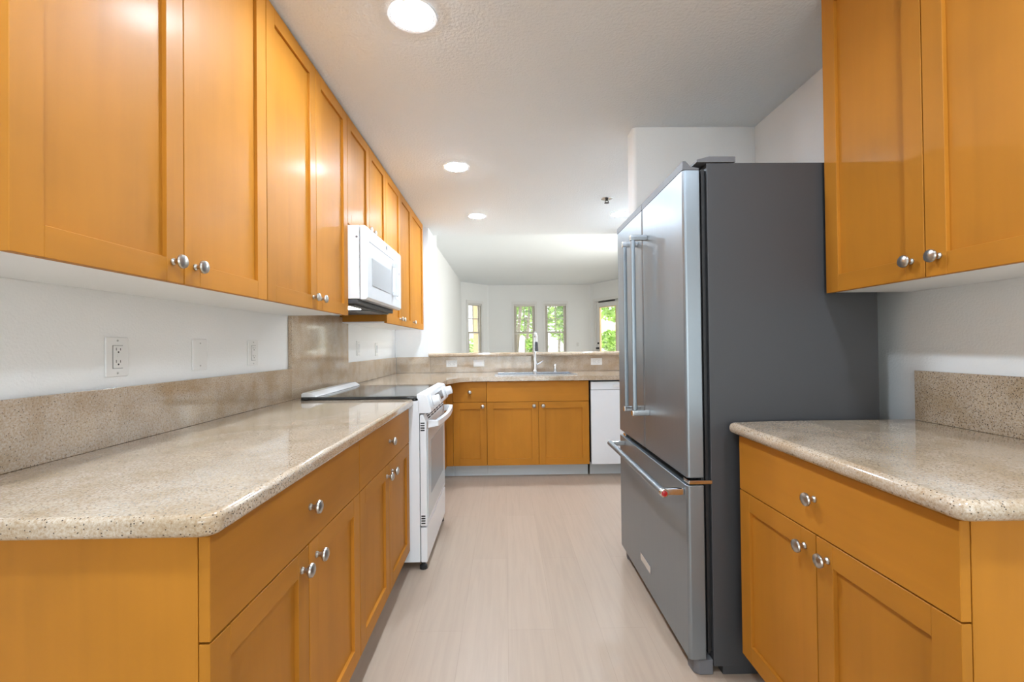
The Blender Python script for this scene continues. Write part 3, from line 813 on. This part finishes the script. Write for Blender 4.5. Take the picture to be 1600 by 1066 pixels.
# front: rounded top corner profile
pr = [(-0.760, mz0), (XM - 0.012, mz0), (XM, mz0 + 0.012), (XM, mz1 - 0.022)] + [(XM - 0.022 + 0.022 * math.cos(a), mz1 - 0.022 + 0.022 * math.sin(a)) for a in [k * PI / 2 / 5 for k in range(1, 6)]] + [(-0.760, mz1)]
dr = part('front_door', B().prism(pr, 'y', MY0, MY1, 0.002), ENAMEL, t)
part('window', B().box(XM + 0.0003, XM + 0.0025, MY0 + 0.075, MY0 + 0.49, 1.51, 1.66, 0.001), MICROWINDOW, dr)
part('top_groove', B().box(XM - 0.0015, XM + 0.0008, MY0 + 0.03, MY0 + 0.575, 1.7375, 1.7405), GREYPLASTIC, dr)
part('logo_badge', B().lathe([(0.013, 0.0003), (0.013, 0.0015), (0, 0.0015)], (XM, MY0 + 0.385, 1.783), (1, 0, 0), 20), GREYPLASTIC, dr)
hb = B().box(XM + 0.018, XM + 0.036, MY0 + 0.515, MY0 + 0.545, 1.50, 1.715, 0.006)
hb.box(XM + 0.0005, XM + 0.02, MY0 + 0.518, MY0 + 0.542, 1.688, 1.712, 0.003).box(XM + 0.0005, XM + 0.02, MY0 + 0.518, MY0 + 0.542, 1.503, 1.527, 0.003)
part('handle', hb, ENAMEL, dr)
part('keypad', B().box(XM + 0.0003, XM + 0.0015, MY0 + 0.60, MY0 + 0.735, 1.49, 1.69, 0.0005), PLATE, dr)
part('clock_display', B().box(XM + 0.0016, XM + 0.0022, MY0 + 0.635, MY0 + 0.70, 1.662, 1.68), GREYPLASTIC, dr)
un = part('underside', B().box(XWL + 0.026, -0.775, MY0 + 0.004, MY1 - 0.004, mz0 - 0.022, mz0 + 0.0035, 0.006).box(XWL + 0.05, -0.80, MY0 + 0.03, MY1 - 0.03, mz0 - 0.03, mz0 - 0.0225, 0.003), DARKGREY, t)
part('hood_lamp', B().box(-0.93, -0.84, MY0 + 0.06, MY0 + 0.26, mz0 - 0.033, mz0 - 0.0303), HOODLAMP, un)
part('grease_filter', B().box(-0.93, -0.82, MY0 + 0.36, MY0 + 0.66, mz0 - 0.033, mz0 - 0.0303), GREYPLASTIC, un)

# ------------------------------------------------------------------ refrigerator
FY0, FY1 = 1.5895, 2.528
XF = 0.638
fz0, fzs0, fzs1, fz1 = 0.060, 0.672, 0.700, 1.824
fm = 2.068
t = thing('refrigerator', 'stainless steel french door refrigerator with dark grey side', 'refrigerator', (1.0, 2.06, 0))
part('case', B().box(0.726, 1.339, FY0 + 0.006, FY1 - 0.006, 0.030, 1.822, 0.004), GREYPAINT, t)
part('gasket', B().box(0.698, 0.7255, FY0 + 0.022, FY1 - 0.022, 0.075, 1.80).box(0.709, 0.716, FY0 + 0.012, FY1 - 0.012, 0.075, 1.80), DARK, t)
def fdoor(y0, y1, z0, z1):
    r = 0.012
    pl = [(0.6975, y0), (0.6975, y1)]
    pl += [(XF + r - r * math.sin(a), y1 - r + r * math.cos(a)) for a in [k * PI / 2 / 5 for k in range(6)]]
    pl += [(XF + r - r * math.cos(a), y0 + r - r * math.sin(a)) for a in [k * PI / 2 / 5 for k in range(6)]]
    return B().prism(pl, 'z', z0, z1, 0.0015, 0, 1)
dn = part('door', fdoor(FY0, fm - 0.002, fzs1, fz1 - 0.03), STEEL, t)
df = part('door', fdoor(fm + 0.002, FY1, fzs1, fz1 - 0.03), STEEL, t)
fr = part('freezer_drawer', fdoor(FY0, FY1, fz0, fzs0), STEEL, t)
for d, y0, y1 in ((dn, FY0, fm - 0.002), (df, fm + 0.002, FY1)):
    o = part('top_cap', B().prism([(XF, fz1 - 0.0295), (0.697, fz1 - 0.0295), (0.697, fz1 - 0.022), (XF + 0.03, fz1 - 0.018), (XF + 0.012, fz1 + 0.002), (XF + 0.002, fz1 + 0.002), (XF, fz1)], 'y', y0, y1, 0.0012, 0, 1), GREYPLASTIC, d)
def handle_with_mounts(y, d):
    z0, z1 = 0.858, 1.662
    b = B().box(0.564, 0.583, y - 0.011, y + 0.011, z0 + 0.022, z1 - 0.022, 0.005, 0)
    for z in (z0, z1 - 0.024):
        b.box(0.561, 0.6376, y - 0.012, y + 0.012, z, z + 0.024, 0.003, 1)
    return part('handle', b, [STEEL, CHROME], d)
handle_with_mounts(fm - 0.068, dn)
handle_with_mounts(fm + 0.068, df)
hb = B().tube([(0.560, FY0 + 0.012, 0.644), (0.560, FY1 - 0.095, 0.644)], 0.0135, 20, 0)
for y in (FY0 + 0.022, FY1 - 0.118):
    hb.box(0.560, 0.6376, y, y + 0.020, 0.632, 0.656, 0.004, 1)
hh = part('handle', hb, [STEEL, CHROME], fr)
part('handle_medallion', B().lathe([(0.0155, -0.012), (0.0155, 0.002), (0.013, 0.004), (0, 0.004)], (0.560, FY0 + 0.011, 0.644), (0, -1, 0), 24).lathe([(0.0105, 0.0042), (0.0095, 0.0055), (0.004, 0.0062), (0, 0.0062)], (0.560, FY0 + 0.011, 0.644), (0, -1, 0), 24, 1), [CHROME, RED], fr)
part('name_plate', B().box(XF - 0.003, XF - 0.0003, 2.007, 2.152, 0.150, 0.183, 0.0008), CHROME, fr)
for y0, y1 in ((FY0 + 0.001, FY0 + 0.10), (FY1 - 0.10, FY1 - 0.001)):
    part('hinge_cover', B().prism([(0.690, 1.8225), (0.735, 1.8225), (0.830, 1.8225), (0.830, 1.843), (0.735, 1.843), (0.690, 1.832)], 'y', y0, y1, 0.002), GREYPLASTIC, t)
    part('hinge_bracket', B().box(0.645, 0.729, y0, y0 + 0.05, 0.6765, 0.690, 0.002), CHROME, t)
pl = [(0.7255, FY0 + 0.008), (0.7255, FY0 + 0.085), (0.668, FY0 + 0.085), (0.655, FY0 + 0.06), (0.660, FY0 + 0.022), (0.676, FY0 + 0.008)]
part('foot_cover', B().prism(pl, 'z', 0.0005, 0.054, 0.004), GREYPLASTIC, t)
pl = [(x, FY0 + FY1 - y) for x, y in pl]
part('foot_cover', B().prism(pl, 'z', 0.0005, 0.054, 0.004), GREYPLASTIC, t)
part('base_grille', B().box(0.70, 0.7255, FY0 + 0.10, FY1 - 0.10, 0.012, 0.056), DARK, t)
part('base_frame', B().box(0.76, 1.32, FY0 + 0.010, FY1 - 0.02, 0.0005, 0.0295), GREYPAINT, t)

# ------------------------------------------------------------------ outlets and plates
def wall_plate(name, label, cat, f, a, z, kind, w=0.078, h=0.116, flat=False):
    """plate on a wall: f(a, d, z) where d leaves the wall; flat turns it on its side"""
    tr = (lambda x, d, y: f(a + y, d, z + x)) if flat else (lambda x, d, y: f(a + x, d, z + y))
    base = f(a, 0.0, z)
    t = thing(name, label, cat, base, 'outlet and switch plates')
    b = B().box(-w / 2, w / 2, 0.0004, 0.0062, -h / 2, h / 2, 0.0025)
    part('cover_plate', b.map(tr), PLATE, t)
    for s in ((-1, 1)):
        b = B().lathe([(0.0032, 0.0062), (0.0028, 0.0074), (0, 0.0074)], (0, 0, s * (0.048 if kind != 'blank' else 0.042)), (0, 1, 0), 12)
        part('screw', b.map(tr), NICKEL, t)
    if kind == 'outlet':
        b = B().box(-0.0165, 0.0165, 0.0063, 0.0085, -0.033, 0.033, 0.001, 0)
        b.box(-0.0175, 0.0175, 0.0062, 0.0066, -0.034, 0.034, 0, 1)
        for zc in (0.019, -0.017):
            b.box(-0.0085, -0.0065, 0.0085, 0.0088, zc, zc + 0.008, 0, 1); b.box(0.006, 0.0078, 0.0085, 0.0088, zc, zc + 0.007, 0, 1)
            b.lathe([(0.0026, 0.0085), (0.0026, 0.0088), (0, 0.0088)], (0, 0, zc - 0.005), (0, 1, 0), 12, 1)
        b.box(-0.005, 0.005, 0.0085, 0.0094, -0.0005, 0.0035, 0.0004, 0); b.box(-0.005, 0.005, 0.0085, 0.0094, 0.0045, 0.0085, 0.0004, 0)
        part('receptacle', b.map(tr), [PLATE, DARK], t)
    elif kind == 'switch':
        b = B().box(-0.0165, 0.0165, 0.0063, 0.0080, -0.033, 0.033, 0.001)
        b.prism([(0.0082, -0.030), (0.0092, 0.030), (0.0080, 0.030), (0.0080, -0.030)], 'x', -0.0145, 0.0145)
        part('rocker', b.map(tr), ENAMEL, t)
    return t
fWL = lambda a, d, z: (XWL + d, a, z)
zo = 1.155
wall_plate('outlet', 'white double outlet above the near end of the long counter', 'outlet', fWL, 1.349, zo, 'outlet')
wall_plate('blank_plate', 'blank white plate between the two outlets above the long counter', 'wall plate', fWL, 1.710, zo, 'blank')
wall_plate('outlet', 'white double outlet just before the tall granite slab', 'outlet', fWL, 2.068, zo, 'outlet')
wall_plate('light_switch', 'white switch plate right after the tall granite slab', 'switch', fWL, 3.545, zo + 0.012, 'switch')
wall_plate('light_switch', 'faint white switch plate under the far upper cabinets, toward the corner', 'switch', fWL, 4.04, zo, 'switch')
fRS = lambda a, d, z: (a, 4.700 - d, z)
wall_plate('outlet', 'sideways outlet on the sink backsplash nearest the corner by the range', 'outlet', fRS, -0.557, 0.993, 'outlet', w=0.070, h=0.113, flat=True)
wall_plate('light_switch', 'sideways switch plate on the sink backsplash left of the faucet', 'switch', fRS, -0.275, 0.993, 'switch', w=0.068, h=0.113, flat=True)
wall_plate('outlet', 'sideways outlet on the backsplash above the dishwasher', 'outlet', fRS, 0.952, 0.999, 'outlet', w=0.070, h=0.118, flat=True)
fST = lambda a, d, z: (-0.79 + d, a, z)
wall_plate('light_switch', 'white switch plate on the end of the short wall past the cabinets', 'switch', fST, 5.02, 1.27, 'switch')
fFW = lambda a, d, z: (a, YEND - d, z)
wall_plate('outlet', 'small white plate on the far wall between window and door', 'outlet', fFW, 2.06, 1.19, 'outlet')

# ------------------------------------------------------------------ ceiling fixtures
t0 = thing('recessed_light', 'round recessed ceiling light that looks largest, above the long counter', 'ceiling light', (-0.335, 1.685, ZC - 0.012), 'recessed ceiling lights')
part('trim_ring', B().lathe([(0.080, -0.0045), (0.091, -0.0045), (0.091, -0.0006), (0.080, -0.0006), (0.080, -0.0045)], (-0.335, 1.685, ZC), (0, 0, 1), 40), TRIM, t0)
part('lamp_diffuser', B().lathe([(0.0795, -0.0008), (0.0795, -0.004), (0.05, -0.009), (0, -0.011)], (-0.335, 1.685, ZC), (0, 0, 1), 40), LAMPGLOW, t0)
for (x, y, lb) in ((-0.335, 0.25, 'added unseen recessed ceiling light above the camera on the left, brightening the near counters'), (0.80, 0.25, 'added unseen recessed ceiling light above the camera on the right, brightening the near counters'), (-0.325, 3.12, 'round recessed ceiling light second from the camera, beside the left cabinets'),  # first two are unseen lamps added to light the near end
                   (-0.255, 4.31, 'small round recessed ceiling light farthest along the left side'),
                   (1.108, 4.28, 'round recessed ceiling light partly hidden behind the refrigerator')):
    c = copy_tree(t0)
    c.location = (x, y, ZC - 0.012)
    c['label'] = lb
t = thing('fire_sprinkler', 'small metal fire sprinkler head on the ceiling', 'sprinkler', (0.88, 3.82, ZC - 0.04))
part('escutcheon', B().lathe([(0.050, -0.0006), (0.047, -0.005), (0.018, -0.010), (0, -0.010)], (0.88, 3.82, ZC), (0, 0, 1), 28), CHROME, t)
sx, sy = 0.88, 3.82
part('sprinkler_frame', B().lathe([(0.011, -0.0105), (0.011, -0.018), (0, -0.018)], (sx, sy, ZC), (0, 0, 1), 14).tube([(sx - 0.009, sy, ZC - 0.017), (sx - 0.015, sy, ZC - 0.026), (sx - 0.008, sy, ZC - 0.034), (sx, sy, ZC - 0.036)], 0.003, 8).tube([(sx + 0.009, sy, ZC - 0.017), (sx + 0.015, sy, ZC - 0.026), (sx + 0.008, sy, ZC - 0.034), (sx, sy, ZC - 0.036)], 0.003, 8), DARKGREY, t)
part('deflector', B().lathe([(0.020, -0.0365), (0.020, -0.039), (0, -0.039)], (sx, sy, ZC), (0, 0, 1), 20), DARKGREY, t)

# ------------------------------------------------------------------ outside
struct('ground', B().box(-40, 50, 13.3, 70, -0.3, -0.12), GROUND, label='pale paving outside the windows', origin=(0, 30, -0.12))
random.seed(7)
def leaf_cloud(cx, cy, cz, rx, ry, rz, n, size):
    bm = bmesh.new()
    for _ in range(n):
        while True:
            p = Vector((random.uniform(-1, 1), random.uniform(-1, 1), random.uniform(-1, 1)))
            if 0.25 < p.length < 1: break
        c = Vector((cx + p.x * rx, cy + p.y * ry, cz + p.z * rz))
        u = Vector((random.gauss(0, 1), random.gauss(0, 1), random.gauss(0, 0.6))).normalized()
        w = u.orthogonal().normalized()
        w.rotate(Matrix.Rotation(random.uniform(0, 6.28), 3, u))
        s = size * random.uniform(0.6, 1.3)
        vs = [bm.verts.new(c + u * s), bm.verts.new(c + w * s * 0.35 + u * 0.1 * s), bm.verts.new(c - u * s), bm.verts.new(c - w * s * 0.35 + u * 0.1 * s)]
        bm.faces.new(vs)
    return bm
def tree(name, label, x, y, lean, h, crown, mt, n=700, size=0.16, tr=0.09):
    t = thing(name, label, 'tree' if 'tree' in name else 'shrub', (x, y, -0.12), 'plants outside the living room windows')
    pts = [(x + lean * k / 5, y, -0.12 + h * k / 5) for k in range(6)]
    part('trunk', B().tube(pts, [tr * (1 - 0.08 * k) for k in range(6)], 10), BARK, t)
    cx, cz, rx, ry, rz = crown
    part('foliage', leaf_cloud(x + lean + cx, y, cz, rx, ry, rz, n, size), mt, t)
    return t
tree('leaning_tree', 'leaning thin-trunked tree outside the left far window', 0.35, 17.6, 0.35, 3.6, (-0.5, 3.6, 1.2, 0.8, 0.9), LEAF)
tree('garden_tree', 'second thin-trunked tree outside the left far window', 1.0, 22.5, 0.25, 3.4, (0.1, 3.9, 1.5, 1.0, 1.1), LEAF)
tree('palm_shrub', 'bright green leafy shrub seen low in the left far window', 1.15, 17.0, 0.0, 0.9, (0.05, 1.15, 0.42, 0.5, 0.55), LEAF2, 420, 0.14, 0.03)
tree('garden_tree', 'leafy tree outside the right far window', 2.7, 18.3, 0.1, 2.6, (0.0, 2.6, 0.6, 1.0, 1.3), LEAF)
tree('garden_tree', 'broad pale tree far behind the left far window', 1.2, 27.0, 0.1, 3.0, (0.0, 3.1, 1.0, 0.9, 1.5), LEAF2, 520, 0.22)
tree('garden_tree', 'broad pale tree far behind the right far window', 3.2, 27.0, 0.1, 3.0, (0.0, 2.9, 0.9, 0.9, 1.5), LEAF2, 520, 0.22)
tree('garden_tree', 'bright leafy tree seen through the glazed door', 5.3, 19.5, 0.2, 3.2, (-0.5, 2.85, 1.3, 1.2, 0.75), LEAF2, 560, 0.18)
tree('garden_shrub', 'green shrub seen low through the glazed door', 4.0, 17.0, 0.0, 0.8, (0.0, 1.3, 0.45, 0.5, 0.40), LEAF2, 420, 0.12, 0.03)
tree('garden_shrub', 'green shrub outside the narrow angled window', -1.1, 16.0, 0.0, 0.7, (0.0, 0.95, 0.5, 0.5, 0.5), LEAF2, 380, 0.12, 0.03)
tag(finish('porch_post', B().box(-1.00, -0.75, 14.2, 14.45, -0.119, 3.0, 0.01), YELLOWWOOD), 'tan porch post outside the narrow angled window', 'post')
t = thing('neighbouring_building', 'pale stucco building across the garden seen through the door', 'building', (9, 30, -0.12))
part('facade', B().box(4.0, 15, 28.0, 36, -0.119, 6.0), STUCCO, t)
part('roof', B().prism([(27.6, 6.0), (36.4, 6.0), (32, 7.6)], 'x', 3.7, 15.3), BARK, t)
for x in (4.5, 6.85, 9.2, 11.0):
    w = part('window', B().box(x, x + 0.8, 27.95, 27.999, 1.0, 2.4), BEIGEFRAME, t)
    part('pane', B().box(x + 0.08, x + 0.72, 27.94, 27.949, 1.08, 2.32), DARKGREY, w)
